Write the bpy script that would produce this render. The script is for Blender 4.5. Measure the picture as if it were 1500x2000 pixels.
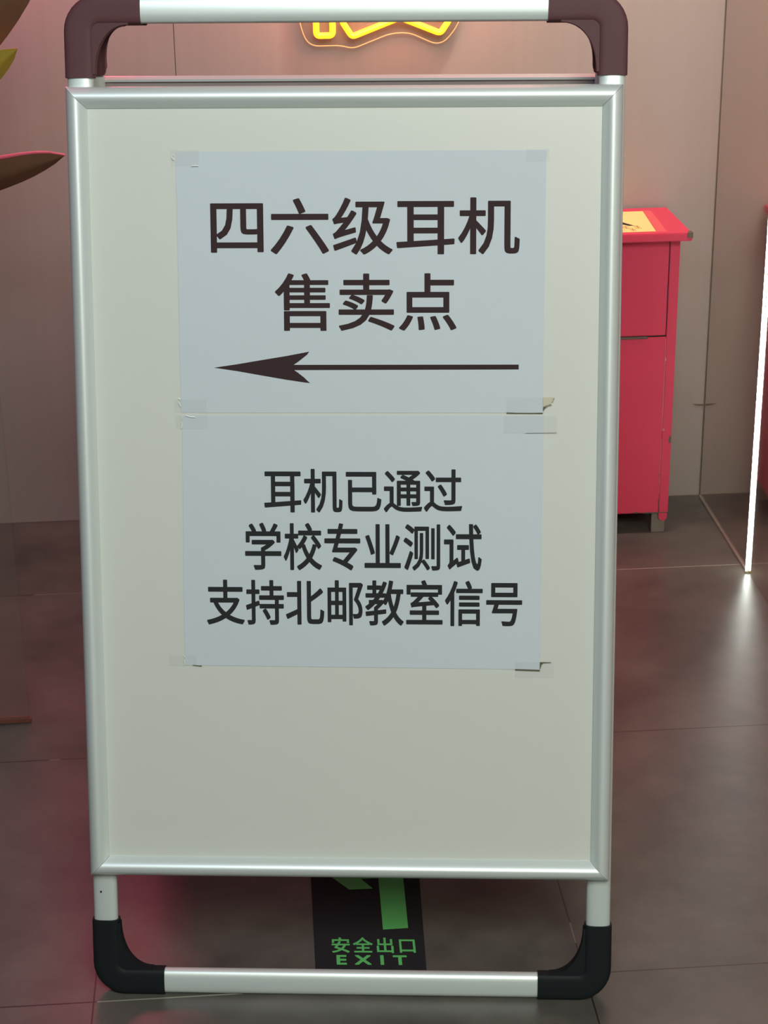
import bpy, bmesh, math, random
from mathutils import Vector, Matrix
random.seed(4)
C = bpy.context.scene.collection
S = bpy.context.scene
for o in list(bpy.data.objects): bpy.data.objects.remove(o)

# ------------------------------------------------------------------ camera
FPX, PITCH, ROLL, YAW, CAM_H = 3746.28, 0.388618, -0.0129868, 0.0740581, 1.423056
fw = Vector((math.sin(YAW)*math.cos(PITCH), math.cos(YAW)*math.cos(PITCH), -math.sin(PITCH)))
rt = Vector((math.cos(YAW), -math.sin(YAW), 0)); up = rt.cross(fw)
rt2 = rt*math.cos(ROLL) + up*math.sin(ROLL); up2 = up*math.cos(ROLL) - rt*math.sin(ROLL)
cam = bpy.data.cameras.new('camera'); camo = bpy.data.objects.new('camera', cam); C.objects.link(camo)
m = Matrix.Identity(4)
for i in range(3):
    m[i][0], m[i][1], m[i][2] = rt2[i], up2[i], -fw[i]
m[2][3] = CAM_H
camo.matrix_world = m
cam.sensor_fit = 'HORIZONTAL'; cam.sensor_width = 36; cam.lens = 36*FPX/1500
cam.clip_start = .05; cam.clip_end = 50
S.camera = camo

# ------------------------------------------------------------------ view, world, lights
S.view_settings.view_transform = 'Standard'; S.view_settings.look = 'None'
S.view_settings.exposure = 0; S.view_settings.gamma = 1; S.view_settings.use_curve_mapping = False
w = bpy.data.worlds.new('world'); S.world = w; w.use_nodes = True
w.node_tree.nodes['Background'].inputs[0].default_value = (.80, .95, .90, 1)
w.node_tree.nodes['Background'].inputs[1].default_value = .02

def area(name, loc, target, sx, sy, power, col, spread=180):
    l = bpy.data.lights.new(name, 'AREA'); l.shape = 'RECTANGLE'; l.size = sx; l.size_y = sy
    l.energy = power; l.color = col; l.spread = math.radians(spread)
    o = bpy.data.objects.new(name, l); C.objects.link(o); o.location = loc
    o.rotation_euler = (Vector(target)-Vector(loc)).to_track_quat('-Z', 'Y').to_euler()
    return o
area('ceiling_light_main', (.5, -.6, 2.6), (.3, 2.6, 0), 1.2, 1.2, 72.6, (.985, 1, .872))
area('ceiling_light_left', (-.55, .35, 2.5), (.1, 2.1, .5), 1.0, .6, 15.5, (.65, .76, 1))
area('added_wall_wash', (.52, 3.02, 2.35), (.62, 3.48, .9), .5, .15, 6.3, (1, .22, .20), 140)  # added reddish wash with no visible fitting, warms the back wall
area('added_pink_wash', (-.9, 2.9, 2.3), (-.25, 3.4, .8), .5, .3, 5.3, (1, .06, .32), 140)  # added unseen lamp, tints the left of the wall pink
area('added_corner_wash', (.62, 3.14, 2.0), (.64, 3.48, 1.30), .2, .1, 4.2, (.86, 1, .84), 100)  # added unseen lamp, brightens the upper wall near the corner

WALL_Y, MIRROR_X = 3.4867, .8885

# ------------------------------------------------------------------ materials
def nodes(name):
    mt = bpy.data.materials.new(name); mt.use_nodes = True
    nt = mt.node_tree; return mt, nt, nt.nodes['Principled BSDF']
def N(nt, t, **kw):
    n = nt.nodes.new(t)
    for k, v in kw.items(): setattr(n, k, v)
    return n
def mat(name, col, rough=.5, metal=0, bump=0, bscale=80, var=0, vscale=6, emit=None, estr=0, coat=0, spec=.5, alpha=1, stretch=None):
    mt, nt, b = nodes(name)
    b.inputs['Base Color'].default_value = (*col, 1); b.inputs['Roughness'].default_value = rough
    b.inputs['Metallic'].default_value = metal; b.inputs['Coat Weight'].default_value = coat
    b.inputs['Specular IOR Level'].default_value = spec; b.inputs['Alpha'].default_value = alpha
    tc = N(nt, 'ShaderNodeTexCoord')
    src = tc.outputs['Object']
    if stretch:
        mp = N(nt, 'ShaderNodeMapping'); mp.inputs['Scale'].default_value = stretch
        nt.links.new(src, mp.inputs['Vector']); src = mp.outputs[0]
    if var:
        no = N(nt, 'ShaderNodeTexNoise'); no.inputs['Scale'].default_value = vscale; no.inputs['Detail'].default_value = 5
        nt.links.new(src, no.inputs['Vector'])
        mx = N(nt, 'ShaderNodeMixRGB'); mx.inputs[1].default_value = (*[c*(1-var) for c in col], 1)
        mx.inputs[2].default_value = (*[min(1, c*(1+var)) for c in col], 1)
        nt.links.new(no.outputs['Fac'], mx.inputs[0]); nt.links.new(mx.outputs[0], b.inputs['Base Color'])
    if bump:
        no = N(nt, 'ShaderNodeTexNoise'); no.inputs['Scale'].default_value = bscale; no.inputs['Detail'].default_value = 3
        nt.links.new(src, no.inputs['Vector'])
        bp = N(nt, 'ShaderNodeBump'); bp.inputs['Strength'].default_value = bump; bp.inputs['Distance'].default_value = .001
        nt.links.new(no.outputs['Fac'], bp.inputs['Height']); nt.links.new(bp.outputs[0], b.inputs['Normal'])
    if emit:
        b.inputs['Emission Color'].default_value = (*emit, 1); b.inputs['Emission Strength'].default_value = estr
    return mt
ALU   = mat('satin_aluminium', (.72, .79, .76), .42, .4, bump=.05, bscale=60, stretch=(1, 1, 1))
ALU2  = mat('anodised_tube', (.70, .78, .74), .40, .4, bump=.03, bscale=120)
BLACK = mat('black_plastic', (.008, .011, .012), .6, bump=.1, bscale=500, spec=.2)
HAZED= mat('hazed_plastic', (.090, .036, .040), .6, bump=.1, bscale=500, spec=.25)  # dark plastic, pink haze is put into its maroon tone
BOARD = mat('white_board', (.60, .625, .57), .35, var=.015, vscale=3, coat=.1)
BACKB = mat('grey_backboard', (.30, .26, .25), .4, var=.15, vscale=12)
PAPER = mat('bluish_paper', (.52, .585, .615), .75, var=.02, vscale=4, bump=.2, bscale=9)
INK_HAZED = mat('hazed_black_ink', (.038, .022, .023), .8, spec=.2)  # black ink browned by pink haze put into the colour
INK   = mat('black_ink', (.021, .023, .024), .8, spec=.2)
TAPE  = mat('clear_tape', (.60, .64, .62), .25, alpha=.05)
TAPE_D= mat('grimy_tape_edge', (.09, .085, .05), .6)
TAPE_Y= mat('yellowed_tape', (.52, .50, .36), .4)
RED   = mat('red_paint', (.56, .045, .090), .5, var=.06, vscale=5, spec=.3)
CHIP  = mat('bare_metal_chip', (.10, .085, .06), .7, var=.3, vscale=60)
PALECH= mat('pale_chipped_edge', (.55, .25, .25), .7)
YEL   = mat('yellow_sticker', (.82, .62, .23), .6)
DARK  = mat('dark_gap', (.02, .01, .01), .8)
STK   = mat('black_vinyl', (.017, .018, .020), .75, spec=.15)
GRN   = mat('green_vinyl', (.095, .48, .12), .7, var=.12, vscale=25)
SCREW = mat('screw_metal', (.4, .45, .42), .4, .8)
NEON_Y= mat('yellow_neon', (1, .6, .05), .4, emit=(1, .36, .004), estr=2.3)
NEON_C= mat('piped_light_edge', (1, .6, .3), .3, emit=(1, .42, .12), estr=.75)  # neon light piped to the acrylic rim, put in as emission
NEON_P= mat('pink_neon', (1, .2, .4), .4, emit=(1, .09, .20), estr=24)
LED   = mat('white_led', (1, 1, 1), .4, emit=(.90, 1, .92), estr=22)
LED_H = mat('led_housing', (.6, .62, .6), .3, .3)
LEAF  = mat('rubber_leaf', (.13, .068, .034), .4, var=.25, vscale=14, coat=.1)
LEAF_Y= mat('yellow_green_leaf', (.33, .27, .035), .35, var=.25, vscale=14)
LEAF_LIT= mat('pink_lit_leaf_edge', (.55, .12, .16), .4)  # pink neon light on the leaf margin, put into the colour
STEM  = mat('plant_stem', (.10, .06, .03), .7, var=.3, vscale=40)
POT   = mat('pot_ceramic', (.07, .06, .055), .3, var=.1)
SOIL  = mat('soil', (.03, .02, .012), .95, bump=.8, bscale=120)
RAIL  = mat('rail_wood', (.20, .07, .045), .5, var=.2, vscale=20)
CAULK = mat('caulk', (.20, .18, .15), .7, var=.35, vscale=14)
SEAM  = mat('dark_seam', (.17, .13, .115), .8)

def acrylic(name, col, mixf, rough):
    mt = bpy.data.materials.new(name); mt.use_nodes = True; nt = mt.node_tree; nt.nodes.clear()
    out = N(nt, 'ShaderNodeOutputMaterial'); tr = N(nt, 'ShaderNodeBsdfTransparent'); tr.inputs[0].default_value = (*col, 1)
    gl = N(nt, 'ShaderNodeBsdfGlossy'); gl.inputs['Roughness'].default_value = rough
    fr = N(nt, 'ShaderNodeFresnel'); fr.inputs[0].default_value = 1.35
    df = N(nt, 'ShaderNodeBsdfDiffuse'); df.inputs[0].default_value = (.6, .6, .55, 1)
    m1 = N(nt, 'ShaderNodeMixShader'); m2 = N(nt, 'ShaderNodeMixShader'); m2.inputs[0].default_value = mixf
    nt.links.new(fr.outputs[0], m1.inputs[0]); nt.links.new(tr.outputs[0], m1.inputs[1]); nt.links.new(gl.outputs[0], m1.inputs[2])
    nt.links.new(m1.outputs[0], m2.inputs[1]); nt.links.new(df.outputs[0], m2.inputs[2]); nt.links.new(m2.outputs[0], out.inputs[0])
    return mt
GLASS = acrylic('clear_glass', (.97, .98, .97), .015, .03)
ACRY  = acrylic('clear_acrylic', (.98, .96, .94), .01, .05)

def wall_mat():
    mt, nt, b = nodes('wall_laminate'); b.inputs['Roughness'].default_value = .42
    tc = N(nt, 'ShaderNodeTexCoord')
    mp = N(nt, 'ShaderNodeMapping'); mp.inputs['Scale'].default_value = (26, 1, .25); nt.links.new(tc.outputs['Object'], mp.inputs[0])
    n1 = N(nt, 'ShaderNodeTexNoise'); n1.inputs['Scale'].default_value = 3; n1.inputs['Detail'].default_value = 2; nt.links.new(mp.outputs[0], n1.inputs[0])
    r = N(nt, 'ShaderNodeMixRGB'); r.inputs[1].default_value = (.320, .280, .245, 1); r.inputs[2].default_value = (.350, .306, .272, 1)
    nt.links.new(n1.outputs['Fac'], r.inputs[0])
    # small dark specks
    v = N(nt, 'ShaderNodeTexVoronoi'); v.inputs['Scale'].default_value = 11; v.inputs['Randomness'].default_value = 1; nt.links.new(tc.outputs['Object'], v.inputs[0])
    lt = N(nt, 'ShaderNodeMath', operation='LESS_THAN'); lt.inputs[1].default_value = .022; nt.links.new(v.outputs['Distance'], lt.inputs[0])
    ml = N(nt, 'ShaderNodeMath', operation='MULTIPLY'); ml.inputs[1].default_value = .6; nt.links.new(lt.outputs[0], ml.inputs[0])
    mx = N(nt, 'ShaderNodeMixRGB'); mx.inputs[2].default_value = (.10, .06, .04, 1)
    nt.links.new(ml.outputs[0], mx.inputs[0]); nt.links.new(r.outputs[0], mx.inputs[1]); nt.links.new(mx.outputs[0], b.inputs['Base Color'])
    return mt
WALL = wall_mat()
def mirror_mat():
    mt, nt, b = nodes('mirror_steel')
    b.inputs['Base Color'].default_value = (.80, .72, .67, 1); b.inputs['Metallic'].default_value = 1; b.inputs['Roughness'].default_value = .07
    df = N(nt, 'ShaderNodeBsdfDiffuse'); df.inputs[0].default_value = (.28, .24, .21, 1)
    mx = N(nt, 'ShaderNodeMixShader'); mx.inputs[0].default_value = .12
    out = nt.nodes['Material Output']
    nt.links.new(b.outputs[0], mx.inputs[1]); nt.links.new(df.outputs[0], mx.inputs[2]); nt.links.new(mx.outputs[0], out.inputs[0])
    return mt
MIRROR = mirror_mat()

TILE, GY, GX = .6, 3.145, -.2154       # a grout line runs at Y = GY and another at X = GX
def floor_mat():
    mt, nt, b = nodes('stone_tile')
    L = nt.links.new
    tc = N(nt, 'ShaderNodeTexCoord'); sp = N(nt, 'ShaderNodeSeparateXYZ'); L(tc.outputs['Object'], sp.inputs[0])
    def M(op, a, b_=None, c_=None):
        n = N(nt, 'ShaderNodeMath', operation=op)
        for i, x in enumerate((a, b_, c_)):
            if x is None: continue
            if isinstance(x, (int, float)): n.inputs[i].default_value = x
            else: L(x, n.inputs[i])
        return n.outputs[0]
    def line(axis, off, width):
        s = M('DIVIDE', M('SUBTRACT', axis, off-TILE*20+TILE/2), TILE)
        d = M('ABSOLUTE', M('SUBTRACT', M('FRACT', s), .5))
        return M('LESS_THAN', d, width/TILE), M('FLOOR', s)
    gy, iy = line(sp.outputs['Y'], GY, .0011); gx, ix = line(sp.outputs['X'], GX, .0010)
    g = M('MAXIMUM', gx, gy)
    n1 = N(nt, 'ShaderNodeTexNoise'); n1.inputs['Scale'].default_value = 5; n1.inputs['Detail'].default_value = 6; n1.inputs['Roughness'].default_value = .62; L(tc.outputs['Object'], n1.inputs[0])
    n2 = N(nt, 'ShaderNodeTexNoise'); n2.inputs['Scale'].default_value = 22; n2.inputs['Detail'].default_value = 5; L(tc.outputs['Object'], n2.inputs[0])
    cr = N(nt, 'ShaderNodeValToRGB'); e = cr.color_ramp.elements
    e[0].position = .32; e[0].color = (.050, .046, .039, 1); e[1].position = .70; e[1].color = (.122, .115, .097, 1)
    f = M('ADD', M('MULTIPLY', n1.outputs['Fac'], .75), M('MULTIPLY', n2.outputs['Fac'], .25)); L(f, cr.inputs[0])
    # grout: light where freshly filled (far row, and a chipped bit beside the stand), dark elsewhere
    far = M('MULTIPLY', M('GREATER_THAN', sp.outputs['Y'], 3.0), M('GREATER_THAN', sp.outputs['X'], .3))
    gc = N(nt, 'ShaderNodeMixRGB'); gc.inputs[1].default_value = (.018, .013, .011, 1); gc.inputs[2].default_value = (.40, .37, .30, 1)
    ng = N(nt, 'ShaderNodeTexNoise'); ng.inputs['Scale'].default_value = 5.5; L(tc.outputs['Object'], ng.inputs[0])
    piece = M('MULTIPLY', M('LESS_THAN', M('ABSOLUTE', M('SUBTRACT', sp.outputs['X'], GX+.092)), .088), M('LESS_THAN', M('ABSOLUTE', M('SUBTRACT', sp.outputs['Y'], GY-1.2)), .01))
    nb = M('MAXIMUM', M('MULTIPLY', M('GREATER_THAN', ng.outputs['Fac'], .60), .45), M('MULTIPLY', piece, .7))
    L(M('MAXIMUM', M('MULTIPLY', far, .75), nb), gc.inputs[0])
    mx = N(nt, 'ShaderNodeMixRGB'); L(g, mx.inputs[0]); L(cr.outputs[0], mx.inputs[1]); L(gc.outputs[0], mx.inputs[2])
    # scattered grit
    v = N(nt, 'ShaderNodeTexVoronoi'); v.inputs['Scale'].default_value = 7; L(tc.outputs['Object'], v.inputs[0])
    gr = M('MULTIPLY', M('LESS_THAN', v.outputs['Distance'], .018), .5)
    m2 = N(nt, 'ShaderNodeMixRGB'); m2.inputs[2].default_value = (.45, .38, .3, 1); L(gr, m2.inputs[0]); L(mx.outputs[0], m2.inputs[1])
    L(m2.outputs[0], b.inputs['Base Color'])
    b.inputs['Specular IOR Level'].default_value = .62
    L(M('ADD', .28, M('MULTIPLY', n1.outputs['Fac'], .16)), b.inputs['Roughness'])
    bp = N(nt, 'ShaderNodeBump'); bp.inputs['Strength'].default_value = .25; bp.inputs['Distance'].default_value = .002
    L(M('SUBTRACT', M('MULTIPLY', n1.outputs['Fac'], .25), g), bp.inputs['Height']); L(bp.outputs[0], b.inputs['Normal'])
    return mt
FLOOR = floor_mat()

# ------------------------------------------------------------------ mesh helpers
def link(name, bm, material, parent=None, smooth=False, sharp=35):
    bmesh.ops.recalc_face_normals(bm, faces=bm.faces)
    me = bpy.data.meshes.new(name); bm.to_mesh(me); bm.free()
    me.materials.append(material)
    if smooth:
        me.polygons.foreach_set('use_smooth', [True]*len(me.polygons))
        me.set_sharp_from_angle(angle=math.radians(sharp))
    o = bpy.data.objects.new(name, me); C.objects.link(o)
    if parent: o.parent = parent
    return o
def empty(name, label, cat, loc=(0, 0, 0), rz=0, group=None):
    o = bpy.data.objects.new(name, None); C.objects.link(o); o.location = loc; o.rotation_euler = (0, 0, rz)
    o.empty_display_size = .05
    o['label'] = label; o['category'] = cat
    if group: o['group'] = group
    return o
def tag(o, label, cat, group=None):
    o['label'] = label; o['category'] = cat
    if group: o['group'] = group
    return o
def struct(o): o['kind'] = 'structure'; return o
def box(bm, x0, x1, y0, y1, z0, z1, bev=0):
    r = bmesh.ops.create_cube(bm, size=1)
    for v in r['verts']:
        v.co = Vector(((x0+x1)/2 + v.co.x*(x1-x0), (y0+y1)/2 + v.co.y*(y1-y0), (z0+z1)/2 + v.co.z*(z1-z0)))
    if bev:
        es = list({e for v in r['verts'] for e in v.link_edges})
        bmesh.ops.bevel(bm, geom=es, offset=bev, segments=2, affect='EDGES')
    return bm
def prism(bm, pts, f0, f1):
    """polygon pts (2D) between two mapping functions -> closed solid"""
    a = [bm.verts.new(f0(*p)) for p in pts]; b = [bm.verts.new(f1(*p)) for p in pts]
    n = len(pts); bm.faces.new(a); bm.faces.new(list(reversed(b)))
    for i in range(n): bm.faces.new((a[i], b[i], b[(i+1) % n], a[(i+1) % n]))
    return bm
def tube(bm, pts, r, seg=12, closed=False, cap=True):
    pts = [Vector(p) for p in pts]; n = len(pts); rings = []; prev = None
    for i, p in enumerate(pts):
        if closed: t = (pts[(i+1) % n]-pts[i-1])
        else: t = pts[min(i+1, n-1)]-pts[max(i-1, 0)]
        t.normalize()
        if prev is None:
            a = Vector((0, 0, 1)) if abs(t.z) < .9 else Vector((0, 1, 0)); prev = t.cross(a).normalized()
        nx = (prev - t*prev.dot(t)).normalized(); prev = nx; ny = t.cross(nx)
        rr = r[i] if isinstance(r, (list, tuple)) else r
        rings.append([bm.verts.new(p+nx*rr*math.cos(2*math.pi*k/seg)+ny*rr*math.sin(2*math.pi*k/seg)) for k in range(seg)])
    m_ = n if closed else n-1
    for i in range(m_):
        A, B = rings[i], rings[(i+1) % n]
        for k in range(seg): bm.faces.new((A[k], A[(k+1) % seg], B[(k+1) % seg], B[k]))
    if cap and not closed: bm.faces.new(rings[0][::-1]); bm.faces.new(rings[-1])
    return bm
def rounded_path(pts, r, seg=5):
    """closed 2D polygon with rounded corners"""
    out = []; n = len(pts)
    for i in range(n):
        p0, p, p1 = Vector(pts[i-1]), Vector(pts[i]), Vector(pts[(i+1) % n])
        a = (p0-p); b = (p1-p); rr = min(r, a.length*.45, b.length*.45)
        A = p+a.normalized()*rr; B = p+b.normalized()*rr
        for k in range(seg+1):
            t = k/seg; out.append((A*(1-t)**2+p*2*t*(1-t)+B*t*t)[:])
    return out
def text_mesh(name, body, mapf, x0, x1, y0, y1, material, parent, depth=.0001, bold=0.0, spacing=1.0):
    """printed lettering: glyph outlines fitted to the rectangle x0..x1, y0..y1 and mapped onto the surface by mapf(x, y, lift)"""
    cu = bpy.data.curves.new(name, 'FONT'); cu.body = body; cu.size = 1; cu.resolution_u = 4
    cu.space_character = spacing; cu.fill_mode = 'FRONT'
    t = bpy.data.objects.new(name+'_src', cu); C.objects.link(t)
    dg = bpy.context.evaluated_depsgraph_get(); me = bpy.data.meshes.new_from_object(t.evaluated_get(dg))
    bpy.data.objects.remove(t); bpy.data.curves.remove(cu)
    xs = [v.co.x for v in me.vertices]; ys = [v.co.y for v in me.vertices]
    ax, bx, ay, by = min(xs), max(xs), min(ys), max(ys)
    if bold:
        ix, iy = bold*(x1-x0)/(bx-ax), bold*(y1-y0)/(by-ay); x0 += ix; x1 -= ix; y0 += iy; y1 -= iy
    for v in me.vertices:
        v.co = mapf(x0+(v.co.x-ax)/(bx-ax)*(x1-x0), y0+(v.co.y-ay)/(by-ay)*(y1-y0), depth)
    if bold:                      # heavier strokes: the same outline printed a hair to every side
        src = me; bm = bmesh.new()
        bx_, by_ = bold*(x1-x0)/(bx-ax), bold*(y1-y0)/(by-ay)
        o0, ex_, ey_ = mapf(0, 0, 0), mapf(1, 0, 0)-mapf(0, 0, 0), mapf(0, 1, 0)-mapf(0, 0, 0)
        for k, (dx, dy) in enumerate([(0, 0), (-.85, -.85), (.85, -.85), (.85, .85), (-.85, .85), (1, 0), (-1, 0), (0, 1), (0, -1)]):
            base = len(bm.verts); bm.from_mesh(src); bm.verts.ensure_lookup_table()
            off = ex_*dx*bx_ + ey_*dy*by_ + (mapf(0, 0, k*.000004)-o0)
            for v in bm.verts[base:]: v.co += off
        bm.to_mesh(me); bm.free()
    me.name = name; me.materials.clear(); me.materials.append(material)
    o = bpy.data.objects.new(name, me); C.objects.link(o); o.parent = parent
    return o

# ------------------------------------------------------------------ structure
bm = bmesh.new(); box(bm, -3.0, MIRROR_X+.05, -1.5, WALL_Y+.05, -.06, 0); struct(link('floor', bm, FLOOR))
SX = -.104
bm = bmesh.new(); box(bm, -3.0, SX-.0008, WALL_Y, WALL_Y+.08, 0, 2.7); box(bm, SX+.0008, MIRROR_X+.05, WALL_Y, WALL_Y+.08, 0, 2.7)
wb = struct(link('wall_back', bm, WALL))
bm = bmesh.new(); box(bm, SX-.0008, SX+.0008, WALL_Y+.002, WALL_Y+.07, 0, 2.7); link('panel_seam', bm, SEAM, wb)
bm = bmesh.new(); box(bm, MIRROR_X, MIRROR_X+.05, .4, WALL_Y-.0006, 0, 2.7); wr = struct(link('wall_right', bm, MIRROR))
# sealant bead along the foot of the right wall, a dirty streak in the corner
bm = bmesh.new()
pts = [(MIRROR_X-.0005, 3.480-.372*i/24, .0015) for i in range(25)]
tube(bm, pts, [.0022+.0018*abs(math.sin(i*1.7)) for i in range(25)], 8); struct(link('trim_1', bm, CAULK, None, True))
bm = bmesh.new(); box(bm, -3.0, MIRROR_X, WALL_Y-.0012, WALL_Y, .0, .0015); struct(link('trim_2', bm, SEAM))
bm = bmesh.new(); tube(bm, [(MIRROR_X-.0010, WALL_Y-.0010, z) for z in (0.002, .5, 1.2, 2.69)], .0008, 6)
struct(link('trim_3', bm, CAULK, None, True))
bm = bmesh.new()
prism(bm, [(MIRROR_X-.002, .192), (MIRROR_X-.024, .1925), (MIRROR_X-.016, .1895), (MIRROR_X-.008, .1885), (MIRROR_X-.002, .1885)],
      lambda x, z: Vector((x, WALL_Y-.0015, z)), lambda x, z: Vector((x, WALL_Y, z)))
link('stain', bm, mat('rust_stain', (.16, .11, .08), .8), wb)

# LED tube standing against the mirror wall
led = empty('led_light_strip', 'glowing white vertical LED strip standing against the mirror-like right wall', 'light', (MIRROR_X-.006, 3.107, 0))
bm = bmesh.new(); box(bm, .0016, .0052, -.0022, .0018, .004, 2.3, .0008); link('diffuser', bm, LED, led)
bm = bmesh.new(); box(bm, .0052, .0059, -.0026, .0022, .0, 2.3); link('housing', bm, LED_H, led)
bm = bmesh.new(); box(bm, .0010, .0052, -.0028, .0024, .0, .004, .0006); link('end_cap', bm, mat('amber_cap', (.5, .45, .2), .4), led)

# ------------------------------------------------------------------ A-frame sign stand
TILT = .211401
st = empty('a_frame_sign_stand', 'silver framed folding A-frame poster stand with cream board and dark plastic corners', 'sign stand', (.02155, 1.92762, 0), -.11779)
ct, sn = math.cos(TILT), math.sin(TILT)
BACK_GAP, VT = .024, 1.187
ytop = VT*sn + .012*ct          # y of the front tube axis at the top of the stand
def Ff(u, v, n): return Vector((u, v*sn - n*ct, v*ct + n*sn))
def Fb(u, v, n):
    p = Ff(u, v*.9952, n); return Vector((p.x, 2*(ytop+BACK_GAP/2) - p.y, p.z))
UL, UR, OL, OR = -.2230, .3700, -.2377, .3815
VB, VTT = .0180, 1.1640
NA = -.012                          # tube axis behind the board plane
def oval(bm, F, path, hw, hd, n0=NA, seg=24, power=2.6):
    """oval / soft rectangular section swept along a 2D path in the frame plane"""
    rings = []; L = len(path)
    for i, p in enumerate(path):
        a = Vector(path[max(i-1, 0)]); b = Vector(path[min(i+1, L-1)]); t = (b-a).normalized(); q = Vector((-t.y, t.x))
        if 0 < i < L-1:
            t0 = (Vector(p)-a).normalized(); k = 1/max(.5, abs(t0.dot(t)))
        else: k = 1
        ring = []
        for j in range(seg):
            th = 2*math.pi*j/seg; c_, s_ = math.cos(th), math.sin(th)
            x = hw*math.copysign(abs(c_)**(2/power), c_); y = hd*math.copysign(abs(s_)**(2/power), s_)
            ring.append(bm.verts.new(F(p[0]+q.x*x, p[1]+q.y*x, n0+y)))
        rings.append(ring)
    for i in range(L-1):
        for j in range(seg): bm.faces.new((rings[i][j], rings[i][(j+1) % seg], rings[i+1][(j+1) % seg], rings[i+1][j]))
    bm.faces.new(rings[0][::-1]); bm.faces.new(rings[-1])
    return bm
def corner(F, su, sv, material):
    """elbow sleeve with a web in its inner angle; su, sv say which corner"""
    bm = bmesh.new()
    cu = UL if su < 0 else UR; cv = VB if sv < 0 else VTT
    ue = -.1530 if su < 0 else .2985; ve = .0965 if sv < 0 else 1.0895
    du = -su; dv = -sv; R_ = .024
    path = [(cu, ve), (cu, ve+(cv-ve)*.35), (cu, cv+dv*R_)]
    for k in range(1, 9):
        a = math.pi/2*k/9; path.append((cu+du*R_*(1-math.cos(a)), cv+dv*R_*(1-math.sin(a))))
    path += [(cu+du*R_, cv), (cu+(ue-cu)*.6, cv), (ue, cv)]
    oval(bm, F, path, .0165, .0100, power=4.2, seg=36)
    ui, vi = cu+du*.0140, cv+dv*.0140
    u1, v1 = cu+du*.0175, ve-dv*.004       # web start on the upright arm
    u2, v2 = ue-du*(.014 if F is Ff else .024), cv+dv*.0168       # web end on the level arm
    pts = [(ui, vi), (ui, v1)]
    for k in range(13):
        a = math.pi/2*k/12
        pts.append((u2-(u2-u1)*math.cos(a)**.92, v1-(v1-v2)*math.sin(a)**.92))
    pts += [(u2, vi)]
    prism(bm, pts, lambda u, v: F(u, v, NA-.006), lambda u, v: F(u, v, NA+.0075))
    return bm
def snap(F, side):
    """one mitred rail of the snap frame with its rounded profile"""
    o = [(OL, .1572), (OR, .1572), (OR, 1.0795), (OL, 1.0795)]; i_ = [(-.2143, .1806), (.3588, .1806), (.3588, 1.0554), (-.2143, 1.0554)]
    a, b = side, (side+1) % 4
    prof = [(0, -.005), (.0, .0015), (.02, .0045), (.07, .0072), (.15, .0097), (.26, .0117), (.39, .0129), (.50, .0130), (.60, .0122), (.70, .0105), (.80, .0081), (.89, .0052), (.96, .0025), (1.0, .0006), (1.0, -.0015)]
    bm = bmesh.new(); R1, R2 = [], []
    for t, h in prof:
        g = .00025
        for (R, c, d) in ((R1, a, b), (R2, b, a)):
            p = Vector(o[c]).lerp(Vector(i_[c]), t); q = Vector(o[d]).lerp(Vector(i_[d]), t)
            p = p+(q-p).normalized()*g
            R.append(bm.verts.new(F(p.x, p.y, h)))
    for k in range(len(prof)-1): bm.faces.new((R1[k], R1[k+1], R2[k+1], R2[k]))
    bm.faces.new((R1[0], R2[0], R2[-1], R1[-1])); bm.faces.new(R1); bm.faces.new(R2[::-1])
    return bm
for F, which in ((Ff, 'front'), (Fb, 'back')):
    for u in (UL, UR):
        bm = bmesh.new(); oval(bm, F, [(u, .080), (u, .6), (u, 1.105)], .0145, .0080); link('upright_tube', bm, ALU2, st, True)
    for v in (VB, VTT):
        bm = bmesh.new(); oval(bm, F, [(-.1555, v), (.07, v), (.3008, v)], .0155, .0085, power=2.6); link('cross_tube', bm, ALU2, st, True)
    for su in (-1, 1):
        for sv in (-1, 1):
            o = link('corner_joint', corner(F, su, sv, None), BLACK if sv < 0 else HAZED, st, True, 40)
            o['label'] = 'black plastic corner' if sv < 0 else 'dark plastic corner with pink haze in its colour'
        bm = bmesh.new(); pu = UL+.030 if su < 0 else UR-.030
        p = F(pu, .0035, NA); box(bm, p.x-.016, p.x+.016, p.y-.005, p.y+.008, 0, p.z+.004, .001); link('foot_pad', bm, BLACK, st)
    for side in range(4): link('frame_rail', snap(F, side), ALU, st, True, 40)
    bm = bmesh.new(); prism(bm, [(-.226, .168), (.370, .168), (.370, 1.068), (-.226, 1.068)], lambda u, v: F(u, v, 0), lambda u, v: F(u, v, -.0022))
    link('poster_board', bm, BOARD, st)
    bm = bmesh.new(); prism(bm, [(-.2365, .158), (.3805, .158), (.3805, 1.0785), (-.2365, 1.0785)], lambda u, v: F(u, v, -.0032), lambda u, v: F(u, v, -.0052))
    link('backing_board', bm, BACKB, st)
    bm = bmesh.new(); prism(bm, [(OL, 1.0765), (OR, 1.0765), (OR, 1.0795), (OL, 1.0795)], lambda u, v: F(u, v, -.0050), lambda u, v: F(u, v, -.0078))
    link('frame_lip', bm, ALU, st)
# hinge plates near the top, small screw in the right rail
for u in (UL, UR):
    a = Ff(u, 1.15, NA); b = Fb(u, 1.15, NA)
    bm = bmesh.new(); tube(bm, [(u, a.y+.010, a.z), (u, b.y-.010, b.z)], .006, 14); link('hinge_pin', bm, ALU2, st, True)
def dot(F, u, v, n, ru, rv, material, name, parent, h=.0006):
    bm = bmesh.new(); pts = [(u+ru*math.cos(2*math.pi*k/14), v+rv*math.sin(2*math.pi*k/14)) for k in range(14)]
    prism(bm, pts, lambda a, b: F(a, b, n), lambda a, b: F(a, b, n+h)); return link(name, bm, material, parent)
dot(Ff, .3645, .9650, .0055, .0017, .0042, SCREW, 'rivet', st)
dot(Ff, -.2270, .1330, -.0036, .0011, .0013, BLACK, 'speck', st, .0003)

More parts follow.
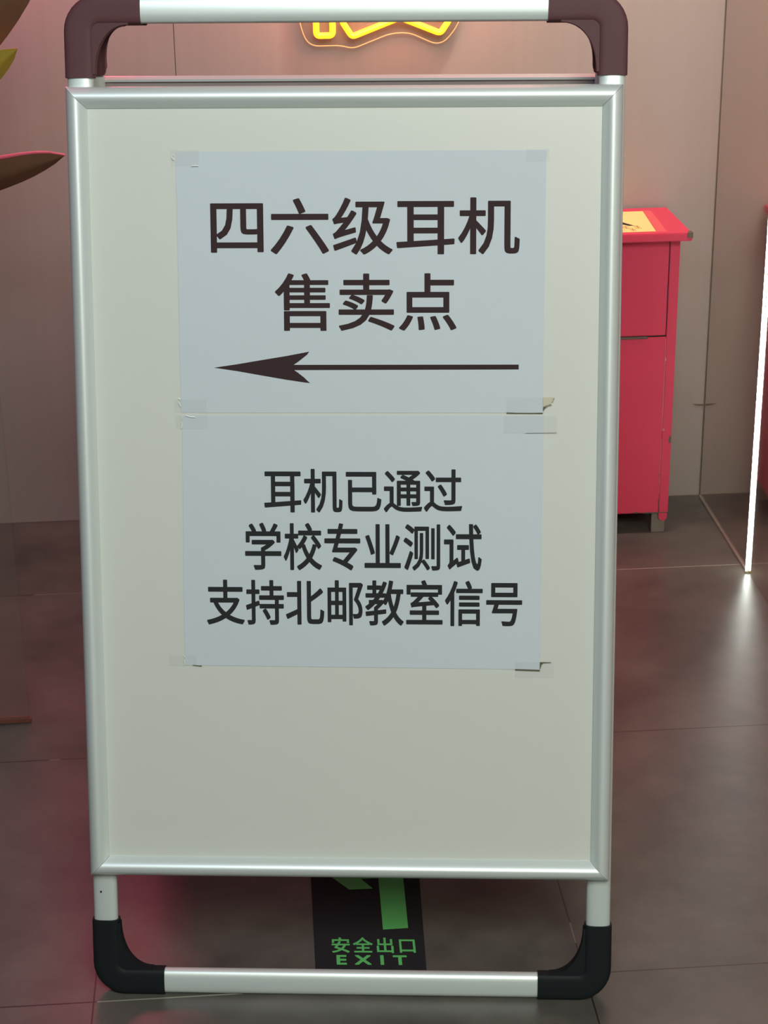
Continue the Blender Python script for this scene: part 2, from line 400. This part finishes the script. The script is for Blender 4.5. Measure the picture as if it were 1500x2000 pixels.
# papers on the board (flat sheets lying on it, in the stand's own frame)
def sheet(name, label, pts, n):
    e = empty(name, label, 'paper sign', st.location, -.11779)
    bm = bmesh.new(); NX, NY = 24, 16
    (a, b, c, d) = [Vector(p) for p in pts]          # bl, br, tr, tl
    g = [[None]*(NX+1) for _ in range(NY+1)]
    def lift(i, j):
        s, t = i/NX, j/NY
        edge = .0010*(max(0, s-.90)/.10)*(max(0, .25-t)/.25)
        return n+edge+.0003*math.sin(s*5+t*3)*t*(1-t)
    top, bot = [], []
    for j in range(NY+1):
        for i in range(NX+1):
            p = a.lerp(b, i/NX).lerp(d.lerp(c, i/NX), j/NY)
            g[j][i] = (bm.verts.new(Ff(p.x, p.y, lift(i, j)+.00015)), bm.verts.new(Ff(p.x, p.y, lift(i, j))))
    for j in range(NY):
        for i in range(NX):
            for k in (0, 1): bm.faces.new((g[j][i][k], g[j][i+1][k], g[j+1][i+1][k], g[j+1][i][k]))
    rim = [g[0][i] for i in range(NX+1)] + [g[j][NX] for j in range(1, NY+1)] + [g[NY][i] for i in range(NX-1, -1, -1)] + [g[j][0] for j in range(NY-1, 0, -1)]
    for i in range(len(rim)):
        p, q = rim[i], rim[(i+1) % len(rim)]; bm.faces.new((p[0], q[0], q[1], p[1]))
    link('sheet', bm, PAPER, e, True)
    return e
p1 = sheet('paper_notice', 'upper white paper notice with two lines of large characters and a left arrow', [(-.1164, .7142), (.2968, .7147), (.2978, 1.0083), (-.1162, 1.0082)], .0004)
p2 = sheet('paper_notice', 'lower white paper notice with three lines of smaller black characters, taped below the arrow notice', [(-.1189, .4159), (.2966, .4136), (.2982, .7112), (-.1153, .7106)], .0004)
on = lambda u, v, d: Ff(u, v, .00075+d+.0008*max(0, (u-.26)/.04)*0)
text_mesh('printed_text', '四六级耳机', on, -.0785, .2690, .8935, .9568, INK_HAZED, p1, bold=.012)
text_mesh('printed_text', '售卖点', on, -.0068, .1985, .8078, .8727, INK_HAZED, p1, bold=.011)
bm = bmesh.new()
head = [(.2691, .7696), (.2691, .7641), (.0140, .7632), (.0186, .7600), (.0250, .7550), (.0290, .7510), (.0322, .7484)]
lo = [(.0322, .7484), (.0250, .7492), (.0050, .7522), (-.0230, .7570), (-.0500, .7618), (-.0775, .7659)]
hi = [(-.0500, .7700), (-.0230, .7746), (.0050, .7792), (.0250, .7830), (.0315, .7842), (.0290, .7808), (.0230, .7760), (.0180, .7722), (.0135, .7692)]
pts = head + lo[1:] + hi
prism(bm, pts, lambda u, v: on(u, v, 0), lambda u, v: on(u, v, .0001)); link('printed_arrow', bm, INK_HAZED, p1)
text_mesh('printed_text', '耳机已通过', on, -.0224, .2058, .5985, .6495, INK, p2, bold=.014)
text_mesh('printed_text', '学校专业测试', on, -.0455, .2285, .5305, .5865, INK, p2, bold=.014)
text_mesh('printed_text', '支持北邮教室信号', on, -.0915, .2755, .4650, .5195, INK, p2, bold=.014)

# pieces of sticky tape
def tape(label, u0, u1, v0, v1, dark=None, extra=None, n=.0019, glints=()):
    e = empty('adhesive_tape', label, 'tape', st.location, -.11779, 'strips of tape on the paper notices')
    bm = bmesh.new(); prism(bm, [(u0, v0), (u1, v0+.0003), (u1, v1), (u0, v1-.0002)], lambda u, v: Ff(u, v, n-.00008), lambda u, v: Ff(u, v, n)); link('film', bm, TAPE, e)
    if dark:
        bm = bmesh.new(); prism(bm, dark, lambda u, v: Ff(u, v, n-.0005), lambda u, v: Ff(u, v, n+.00005)); link('grimy_edge', bm, TAPE_D, e)
    if extra:
        for poly, mm, nm in extra:
            bm = bmesh.new(); prism(bm, poly, lambda u, v: Ff(u, v, n-.0003), lambda u, v: Ff(u, v, n+.0001)); link(nm, bm, mm, e)
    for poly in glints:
        bm = bmesh.new(); tube(bm, [Ff(*p, n+.0003) for p in poly], .0004, 6); link('crease_glint', bm, WHITE, e, True)
    return e
WHITE = mat('tape_crease_glint', (.85, .92, .86), .15)  # near-white colour paints the glints along the tape creases
# pixel-free positions, all in metres on the board
tape('clear tape on the top left corner of the upper notice', -.1215, -.0900, .9925, 1.0100, glints=[[(-.1180, 1.0045), (-.1200, 1.0040), (-.1203, 1.0015), (-.1190, .9998), (-.1178, .9990)], [(-.0985, .9922), (-.0940, .9925), (-.0905, .9922)]])
tape('clear tape on the top right corner of the upper notice', .2755, .3010, .9960, 1.0098)
tape('creased clear tape on the bottom left corner of the upper notice', -.1240, -.0870, .7150, .7300, glints=[[(-.1190, .7310), (-.1172, .7300), (-.1172, .7285)], [(-.1192, .7262), (-.1180, .7245), (-.1168, .7215)]])
tape('creased clear tape on the top left corner of the lower notice', -.1230, -.0860, .6955, .7115, glints=[[(-.1160, .7110), (-.1158, .7085), (-.1163, .7060)], [(-.1160, .7040), (-.1155, .7000), (-.1162, .6962)], [(-.1110, .7112), (-.1060, .7095), (-.1000, .7092)]])
tape('tape with a torn yellowed tail on the bottom right corner of the upper notice', .2556, .2970, .7142, .7325,
     dark=[(.2556, .7140), (.2970, .7138), (.2968, .7150), (.2800, .7146), (.2660, .7148), (.2560, .7152)],
     extra=[([(.2970, .7325), (.3100, .7325), (.3085, .7280), (.3060, .7262), (.3072, .7235), (.3020, .7222), (.2985, .7190), (.2970, .7165)], TAPE_Y, 'torn_tail'),
            ([(.2970, .7210), (.2995, .7230), (.3035, .7245), (.3072, .7240), (.3030, .7226), (.2990, .7195), (.2972, .7162)], TAPE_D, 'dirty_rim'),
            ([(.3100, .7318), (.3082, .7305), (.3068, .7278), (.3078, .7268), (.3088, .7285)], TAPE_D, 'dirty_rim')])
tape('clear tape on the top right corner of the lower notice', .2530, .3130, .6910, .7118, extra=[([(.2775, .6912), (.3130, .6918), (.3130, .6921), (.2775, .6915)], TAPE_D, 'dirty_rim')])
tape('clear tape on the bottom left corner of the lower notice', -.1370, -.1050, .4155, .4290, glints=[[(-.1192, .4282), (-.1185, .4255)], [(-.1190, .4235), (-.1186, .4180), (-.1192, .4162)]],
     extra=[([(-.1090, .4160), (-.0985, .4150), (-.0985, .4158), (-.1090, .4166)], TAPE_D, 'dirty_rim')])
tape('dark edged tape on the bottom right corner of the lower notice', .2680, .3130, .4040, .4228,
     dark=[(.2680, .4129), (.2968, .4120), (.2966, .4136), (.2680, .4143)],
     extra=[([(.2966, .4228), (.3100, .4228), (.3092, .4222), (.3010, .4218), (.2985, .4195), (.2975, .4150), (.2968, .4142)], TAPE_D, 'dirty_rim')])

# ------------------------------------------------------------------ fire extinguisher box
bx = empty('fire_extinguisher_box', 'red painted metal fire extinguisher box with chipped edges against the back wall', 'box', (.585, 3.392, 0))
X0, X1, Y0, Y1 = .385-.585, .7835-.585, 3.306-3.392, 3.480-3.392
ZB, ZT = .040, .574
bm = bmesh.new()
box(bm, X0, X0+.018, Y0, Y1, ZB, ZT, .001); box(bm, X1-.018, X1, Y0, Y1, ZB, ZT, .001)
box(bm, X0+.017, X1-.017, Y1-.004, Y1, ZB, ZT); box(bm, X0+.017, X1-.017, Y0+.004, Y1, ZB, ZB+.004); box(bm, X0+.017, X1-.017, Y0+.006, Y1, .385, .388)
link('cabinet_body', bm, RED, bx)
lid_pts = [(X0-.018, Y0-.024), (X1+.0155, Y0-.024), (X1+.0120, Y1), (X0-.014, Y1)]
bm = bmesh.new(); prism(bm, lid_pts, lambda x, y: Vector((x, y, ZT+.012)), lambda x, y: Vector((x, y, ZT-.003)))
bmesh.ops.bevel(bm, geom=list(bm.edges), offset=.0015, segments=2, affect='EDGES')
lid = link('lid', bm, RED, bx, True, 50)
bm = bmesh.new(); box(bm, X0+.019, X1-.0196, Y0+.001, Y0+.006, .3905, ZT-.001, .0008); link('upper_panel', bm, RED, bx)
bm = bmesh.new(); box(bm, X0+.019, X1-.0188, Y0-.0012, Y0+.006, ZB+.003, .3875, .0008); dr = link('door', bm, RED, bx)
bm = bmesh.new(); box(bm, X1-.0205, X1-.0172, Y0+.0022, Y0+.010, .39, ZT-.002); box(bm, X0+.0172, X1-.0172, Y0+.0022, Y0+.010, .386, .3915)
link('dark_gap', bm, DARK, bx)
bm = bmesh.new(); box(bm, .665-.585, .7305-.585, Y0-.004, Y0+.002, .3860, .3896, .0012); link('handle_lip', bm, CHIP, dr)
# worn, pale and bare spots
def blob(x, z, rx, rz, material, parent, y=None, nm='paint_chip'):
    bm = bmesh.new(); yy = (Y0-.0013) if y is None else y
    pts = [(x+rx*math.cos(t)*random.uniform(.7, 1.1), z+rz*math.sin(t)*random.uniform(.7, 1.1)) for t in [2*math.pi*k/10 for k in range(10)]]
    prism(bm, pts, lambda a, b: Vector((a, yy, b)), lambda a, b: Vector((a, yy-.0004, b))); return link(nm, bm, material, parent)
xe = X1-.0188
bm = bmesh.new()
tube(bm, [(xe, Y0-.0014, z) for z in (.384, .34, .30, .25, .205)], [.0004, .0006, .0005, .0007, .0004], 6)
tube(bm, [(xe, Y0-.0014, z) for z in (.190, .15, .12, .08)], [.0005, .0004, .0006, .0004], 6); link('pale_edge', bm, PALECH, dr)
blob(xe+.001, .345, .0016, .003, PALECH, dr); blob(xe+.003, .2085, .002, .002, PALECH, dr); blob(xe, .118, .002, .003, CHIP, dr)
blob(xe, .105, .0012, .002, PALECH, dr); blob(X1-.003, .187, .003, .008, CHIP, bx, Y0-.0003); blob(.722-.585, .0440, .005, .0022, CHIP, dr)
bm = bmesh.new(); tube(bm, [(xe-.0005, Y0-.0014, .070), (xe, Y0-.0014, .055), (xe+.002, Y0-.0014, .044)], .0007, 6); link('paint_chip', bm, CHIP, dr)
bm = bmesh.new(); box(bm, .735-.585, X1-.001, Y0-.0016, Y0-.0004, ZB+.0015, ZB+.0030); link('paint_chip', bm, CHIP, bx)
bm = bmesh.new()
prism(bm, [(X1+.0162, Y0-.0248), (X1+.0060, Y0-.0248), (X1+.0075, Y0-.018), (X1+.0110, Y0-.012), (X1+.0158, Y0-.010)], lambda x, y: Vector((x, y, ZT+.0125)), lambda x, y: Vector((x, y, ZT+.003)))
link('bare_corner', bm, CHIP, lid)
# feet: bare metal plate with a red tab in front
for s in (-1, 1):
    cx = (X0+X1)/2; xa, xb = (.7535-.585, .7790-.585)
    if s < 0: xa, xb = 2*cx-xb, 2*cx-xa
    bm = bmesh.new(); box(bm, xa, xb, Y0+.004, Y0+.030, 0, ZB+.001, .0008)
    f = link('foot', bm, mat('dusty_metal', (.16, .14, .11), .6, var=.25, vscale=30), bx)
    bm = bmesh.new(); xt = (.766-.585, .782-.585) if s > 0 else (2*cx-(.782-.585), 2*cx-(.766-.585))
    pts = [(xt[0], ZB+.002), (xt[0], ZB-.010), (xt[0]+.004, ZB-.015), (xt[1]-.004, ZB-.015), (xt[1], ZB-.010), (xt[1], ZB+.002)]
    prism(bm, pts, lambda a, b: Vector((a, Y0, b)), lambda a, b: Vector((a, Y0+.0035, b))); link('tab', bm, RED, f)
    bm = bmesh.new(); box(bm, xa, xb, Y1-.03, Y1-.004, 0, ZB+.001, .0008); link('foot', bm, mat('dusty_metal_rear', (.16, .14, .11), .6), bx)
# sticker on the lid
zl = ZT+.0122
YF, YBk = 3.296+.003-3.392, 3.452-3.392
bm = bmesh.new(); prism(bm, [(.435-.585, YF), (.7365-.585, YF), (.7440-.585, YBk), (.428-.585, YBk)], lambda x, y: Vector((x, y, zl)), lambda x, y: Vector((x, y, zl+.0003)))
stk = link('yellow_sticker', bm, YEL, lid)
stk['label'] = 'yellow warning sticker'
on_lid = lambda x, y, d: Vector((x, y, zl+.0003+d))
bm = bmesh.new()   # pale film margin around the sticker
prism(bm, [(.7375-.585, YF-.004), (.7555-.585, YF-.004), (.7600-.585, YBk+.006), (.7450-.585, YBk+.006)], lambda x, y: Vector((x, y, zl)), lambda x, y: Vector((x, y, zl+.0002)))
link('film_margin', bm, mat('film_over_red', (.70, .08, .09), .25), lid)
bm = bmesh.new()
prism(bm, [(.663-.585, YF+.088), (.685-.585, YF+.084), (.694-.585, YF+.066), (.706-.585, YF+.046), (.697-.585, YF+.045), (.683-.585, YF+.062), (.676-.585, YF+.050), (.668-.585, YF+.049)], lambda x, y: on_lid(x, y, 0), lambda x, y: on_lid(x, y, .0002))
link('pictogram', bm, INK, stk)
random.seed(11)
for row, (xa, xb, yc, hh) in enumerate(((.470, .7195, YF+.0345, .0085), (.520, .712, YF+.0160, .0075))):
    bm = bmesh.new(); x = xa
    while x < xb:      # tiny print, too small to read in the photograph
        wdt = .017 if row == 0 else .013
        for k in range(3):
            yy = yc-hh+k*hh; box(bm, x-.585, x-.585+wdt*random.uniform(.5, .85), yy-.0009, yy+.0009, zl+.0003, zl+.0005)
        box(bm, x-.585+wdt*.35, x-.585+wdt*.45, yc-hh, yc+hh, zl+.0003, zl+.0005)
        x += wdt*1.25 if row == 0 else wdt*1.9
    link('small_print', bm, mat('faded_print_%d' % row, (.30, .20, .06), .7), stk)

# ------------------------------------------------------------------ exit sticker on the floor
ex = empty('exit_floor_sticker', 'black floor sticker with green arrow and EXIT lettering under the sign stand', 'floor sticker', (0, 0, 0))
def on_floor(x, y, z=.0004): return Vector((x, y, z))
a, b, c, d = Vector((.0545, 1.9655)), Vector((.1905, 1.9510)), Vector((.2085, 2.290)), Vector((.0600, 2.302))
bm = bmesh.new(); prism(bm, [a[:], b[:], c[:], d[:]], lambda x, y: on_floor(x, y, .0004), lambda x, y: on_floor(x, y, 0)); link('vinyl_base', bm, STK, ex)
arrow = [(.1447, 2.0614), (.1770, 2.0617), (.1835, 2.2530), (.1270, 2.2560), (.1425, 2.2800), (.1115, 2.2810), (.0665, 2.2190), (.0841, 2.1906), (.1073, 2.1564), (.1385, 2.1558), (.1246, 2.1804), (.1478, 2.1795)]
bm = bmesh.new(); prism(bm, arrow, lambda x, y: on_floor(x, y, .0007), lambda x, y: on_floor(x, y, .0004)); link('green_arrow', bm, GRN, ex)
# lettering follows the slight turn of the sticker
def sk(x, y, d):
    t = (x-.055)/.13; return Vector((x-(1.99-y)*.03, y-t*.0138, .0005+d))
text_mesh('lettering', '安全出口', sk, .0760, .1810, 2.0195, 2.0530, GRN, ex, bold=.016, spacing=1.18)
text_mesh('lettering', 'E X I T', sk, .0815, .1690, 1.9945, 2.0150, GRN, ex, bold=.03, spacing=1.1)

# ------------------------------------------------------------------ neon signs on the back wall
def neon(name, label, loops, outline, material, y, r, glow, edge=True):
    e = empty(name, label, 'neon sign', (0, y, 0))
    for lp in loops:
        bm = bmesh.new(); path = rounded_path(lp, .007, 5)
        tube(bm, [(p[0], 0, p[1]) for p in path], r, 10, closed=True); link('neon_tube', bm, material, e, True)
    path = rounded_path(outline, .03, 6)
    bm = bmesh.new(); prism(bm, path, lambda x, z: Vector((x, .010, z)), lambda x, z: Vector((x, .014, z))); link('acrylic_backing', bm, ACRY, e)
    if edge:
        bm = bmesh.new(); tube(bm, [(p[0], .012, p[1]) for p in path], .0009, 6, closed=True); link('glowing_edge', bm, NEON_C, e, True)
    xs = [p[0] for p in outline]; zs = [p[1] for p in outline]
    for sx in (.25, .75):
        x = min(xs)+(max(xs)-min(xs))*sx; z = min(zs)+(max(zs)-min(zs))*.6
        if sx == .25:         # the light the tubes throw on the wall around them
            l = bpy.data.lights.new('neon_glow', 'AREA'); l.shape = 'RECTANGLE'; l.size = (max(xs)-min(xs))*.8; l.size_y = .25
            l.energy = glow[0]; l.color = glow[1]; lo = bpy.data.objects.new('neon_glow', l); C.objects.link(lo); lo.parent = e
            lo.location = ((max(xs)+min(xs))/2, -.14, max(zs)-.14); lo.rotation_euler = (math.radians(90), 0, 0)
        bm = bmesh.new(); tube(bm, [(x, .014, z), (x, WALL_Y-y, z)], .005, 10); link('standoff', bm, SCREW, e, True)
    return e
NY = WALL_Y-.030
neon('neon_sign', 'glowing yellow neon strokes on the back wall seen under the top bar of the stand',
     [[(.1475, .9185), (.1765, .9185), (.1765, 1.215), (.1475, 1.215)],
      [(.1925, .9440), (.2105, .9155), (.2960, .9470), (.3680, .9180), (.3850, .9430), (.3250, .9900), (.3850, 1.120), (.3850, 1.150), (.2050, 1.150), (.2050, 1.118), (.3450, 1.118), (.2960, 1.020), (.2500, .9800)]],
     [(.1180, .9400), (.1330, .8990), (.1900, .8990), (.2130, .8930), (.2800, .9180), (.3130, .9190), (.3700, .8930), (.4020, .9300), (.4200, 1.00), (.4200, 1.20), (.3, 1.25), (.1180, 1.25)],
     NEON_Y, NY, .0056, (1.84, (1, .37, .24)))
neon('neon_sign', 'pink neon strokes high on the back wall left of the yellow neon',
     [[(-.66, 1.10), (-.46, 1.10), (-.46, 1.40), (-.66, 1.40)],
      [(-.40, 1.10), (-.18, 1.10), (-.18, 1.40), (-.40, 1.40)], [(-.37, 1.13), (-.21, 1.13), (-.21, 1.37), (-.37, 1.37)], [(-.34, 1.16), (-.24, 1.16), (-.24, 1.34), (-.34, 1.34)]],
     [(-.70, 1.06), (-.165, 1.06), (-.165, 1.44), (-.70, 1.44)], NEON_P, NY, .006, (1.29, (1, .28, .45)), edge=False)

# ------------------------------------------------------------------ glass partition at the left
gp = empty('glass_partition', 'clear glass screen with a thin reddish bottom rail at the left edge', 'glass screen', (-.755, 2.671, 0))
bm = bmesh.new(); box(bm, -.40, .398, -.003, .003, .006, .98, .0008); link('glass_pane', bm, GLASS, gp)
bm = bmesh.new(); box(bm, -.40, .400, -.006, .006, 0, .007, .001); link('bottom_rail', bm, RAIL, gp)

# ------------------------------------------------------------------ potted plant reaching in from the left
pl = empty('potted_rubber_plant', 'potted plant with broad reddish brown leaves reaching in at the left edge', 'plant', (-.62, 3.05, 0))
def lathe(bm, prof, seg=32):
    rings = [[bm.verts.new((r*math.cos(2*math.pi*k/seg), r*math.sin(2*math.pi*k/seg), z)) for k in range(seg)] for r, z in prof]
    for i in range(len(rings)-1):
        for k in range(seg): bm.faces.new((rings[i][k], rings[i][(k+1) % seg], rings[i+1][(k+1) % seg], rings[i+1][k]))
    bm.faces.new(rings[0][::-1]); bm.faces.new(rings[-1]); return bm
bm = bmesh.new(); lathe(bm, [(.085, 0), (.092, .02), (.115, .22), (.12, .225), (.12, .24), (.110, .24), (.106, .205), (.02, .200)]); link('pot', bm, POT, pl, True)
bm = bmesh.new(); lathe(bm, [(.100, .195), (.106, .207), (.06, .214), (.01, .216)]); link('soil', bm, SOIL, pl, True)
def leaf(mid, width, tilt, material, edge_mat=None, fold=.25, tip_curl=0, petiole=True, name='leaf'):
    """leaf blade along 4 control points (plant-local), width in m, tilt = direction of the blade's width"""
    P = [Vector(p) for p in mid]; n = 20; bm = bmesh.new(); sd = Vector(tilt).normalized(); rows = []
    def bez(t): return P[0]*(1-t)**3+P[1]*3*t*(1-t)**2+P[2]*3*t*t*(1-t)+P[3]*t**3
    for i in range(n+1):
        t = i/n; p = bez(t); tg = (bez(min(1, t+.01))-bez(max(0, t-.01))).normalized()
        s_ = (sd-tg*sd.dot(tg)).normalized(); nn = s_.cross(tg)
        wv = width*(math.sin(math.pi*min(1, t**.80))**.58)*(1 if t < .93 else 1-.15*(t-.93)/.07)+.0004
        row = []
        for k in range(-4, 5):
            f = k/4
            row.append(p+s_*wv*.5*f*math.cos(fold*abs(f))+nn*(wv*.5*abs(f)*math.sin(fold)+.0012*math.sin(t*22+f)*abs(f)))
        rows.append((row, nn))
    a = [[bm.verts.new(q) for q in r] for r, _ in rows]; b = [[bm.verts.new(q-nn*.0009) for q in r] for r, nn in rows]
    for i in range(n):
        for k in range(8):
            bm.faces.new((a[i][k], a[i+1][k], a[i+1][k+1], a[i][k+1])); bm.faces.new((b[i][k], b[i][k+1], b[i+1][k+1], b[i+1][k]))
        for k in (0, 8): bm.faces.new((a[i][k], b[i][k], b[i+1][k], a[i+1][k]))
    for i in (0, n):
        for k in range(8): bm.faces.new((a[i][k], a[i][k+1], b[i][k+1], b[i][k]))
    lf = link(name, bm, material, pl, True, 60)
    if edge_mat:
        bm = bmesh.new(); side = 8 if edge_mat[1] > 0 else 0
        tube(bm, [rows[i][0][side] for i in range(1, n+1)], [.0008+.0030*math.sin(math.pi*i/(n+2)) for i in range(1, n+1)], 8)
        link('pink_lit_rim', bm, edge_mat[0], lf, True)
    return lf
stem = [(0, 0, .20), (.005, .0, .40), (-.006, .004, .62), (.004, 0, .84), (.0, .0, 1.02), (.006, 0, 1.22)]
bm = bmesh.new(); tube(bm, stem, [.011, .010, .009, .008, .007, .004], 12); link('stem', bm, STEM, pl, True)
def L(x, y, z): return (x+.62, y-3.05, z)        # world to plant coordinates
leaf([(0, 0, .68), L(-.54, 3.03, .74), L(-.40, 3.0, .765), L(-.266, 2.99, .815)], .085, (-.25, -.45, .86), LEAF, (LEAF_LIT, 1), .35)
leaf([(0, 0, .80), L(-.52, 3.02, .86), L(-.42, 3.0, .90), L(-.325, 2.985, .980)], .090, (-.45, -.45, .75), LEAF_Y, None, .3)
leaf([(0, 0, .95), L(-.52, 3.03, .88), L(-.38, 3.0, .98), L(-.255, 2.98, 1.16)], .105, (-.8, -.1, .5), LEAF, None, .25)
for k in range(9):
    an = [2.2, 2.9, 3.6, 4.2, 1.6, 2.5, 3.2, 3.9, 2.0][k]; z = .5+.085*k; r = .24+.03*(k % 3)
    ca, sa = math.cos(an), math.sin(an)
    leaf([(0, 0, z), (ca*r*.3, sa*r*.3, z+.05), (ca*r*.7, sa*r*.7, z+.10), (ca*r, sa*r, z+.03+.05*(k % 2))], .085, (-sa, ca, .1), LEAF if k % 3 else LEAF_Y, None, .3)
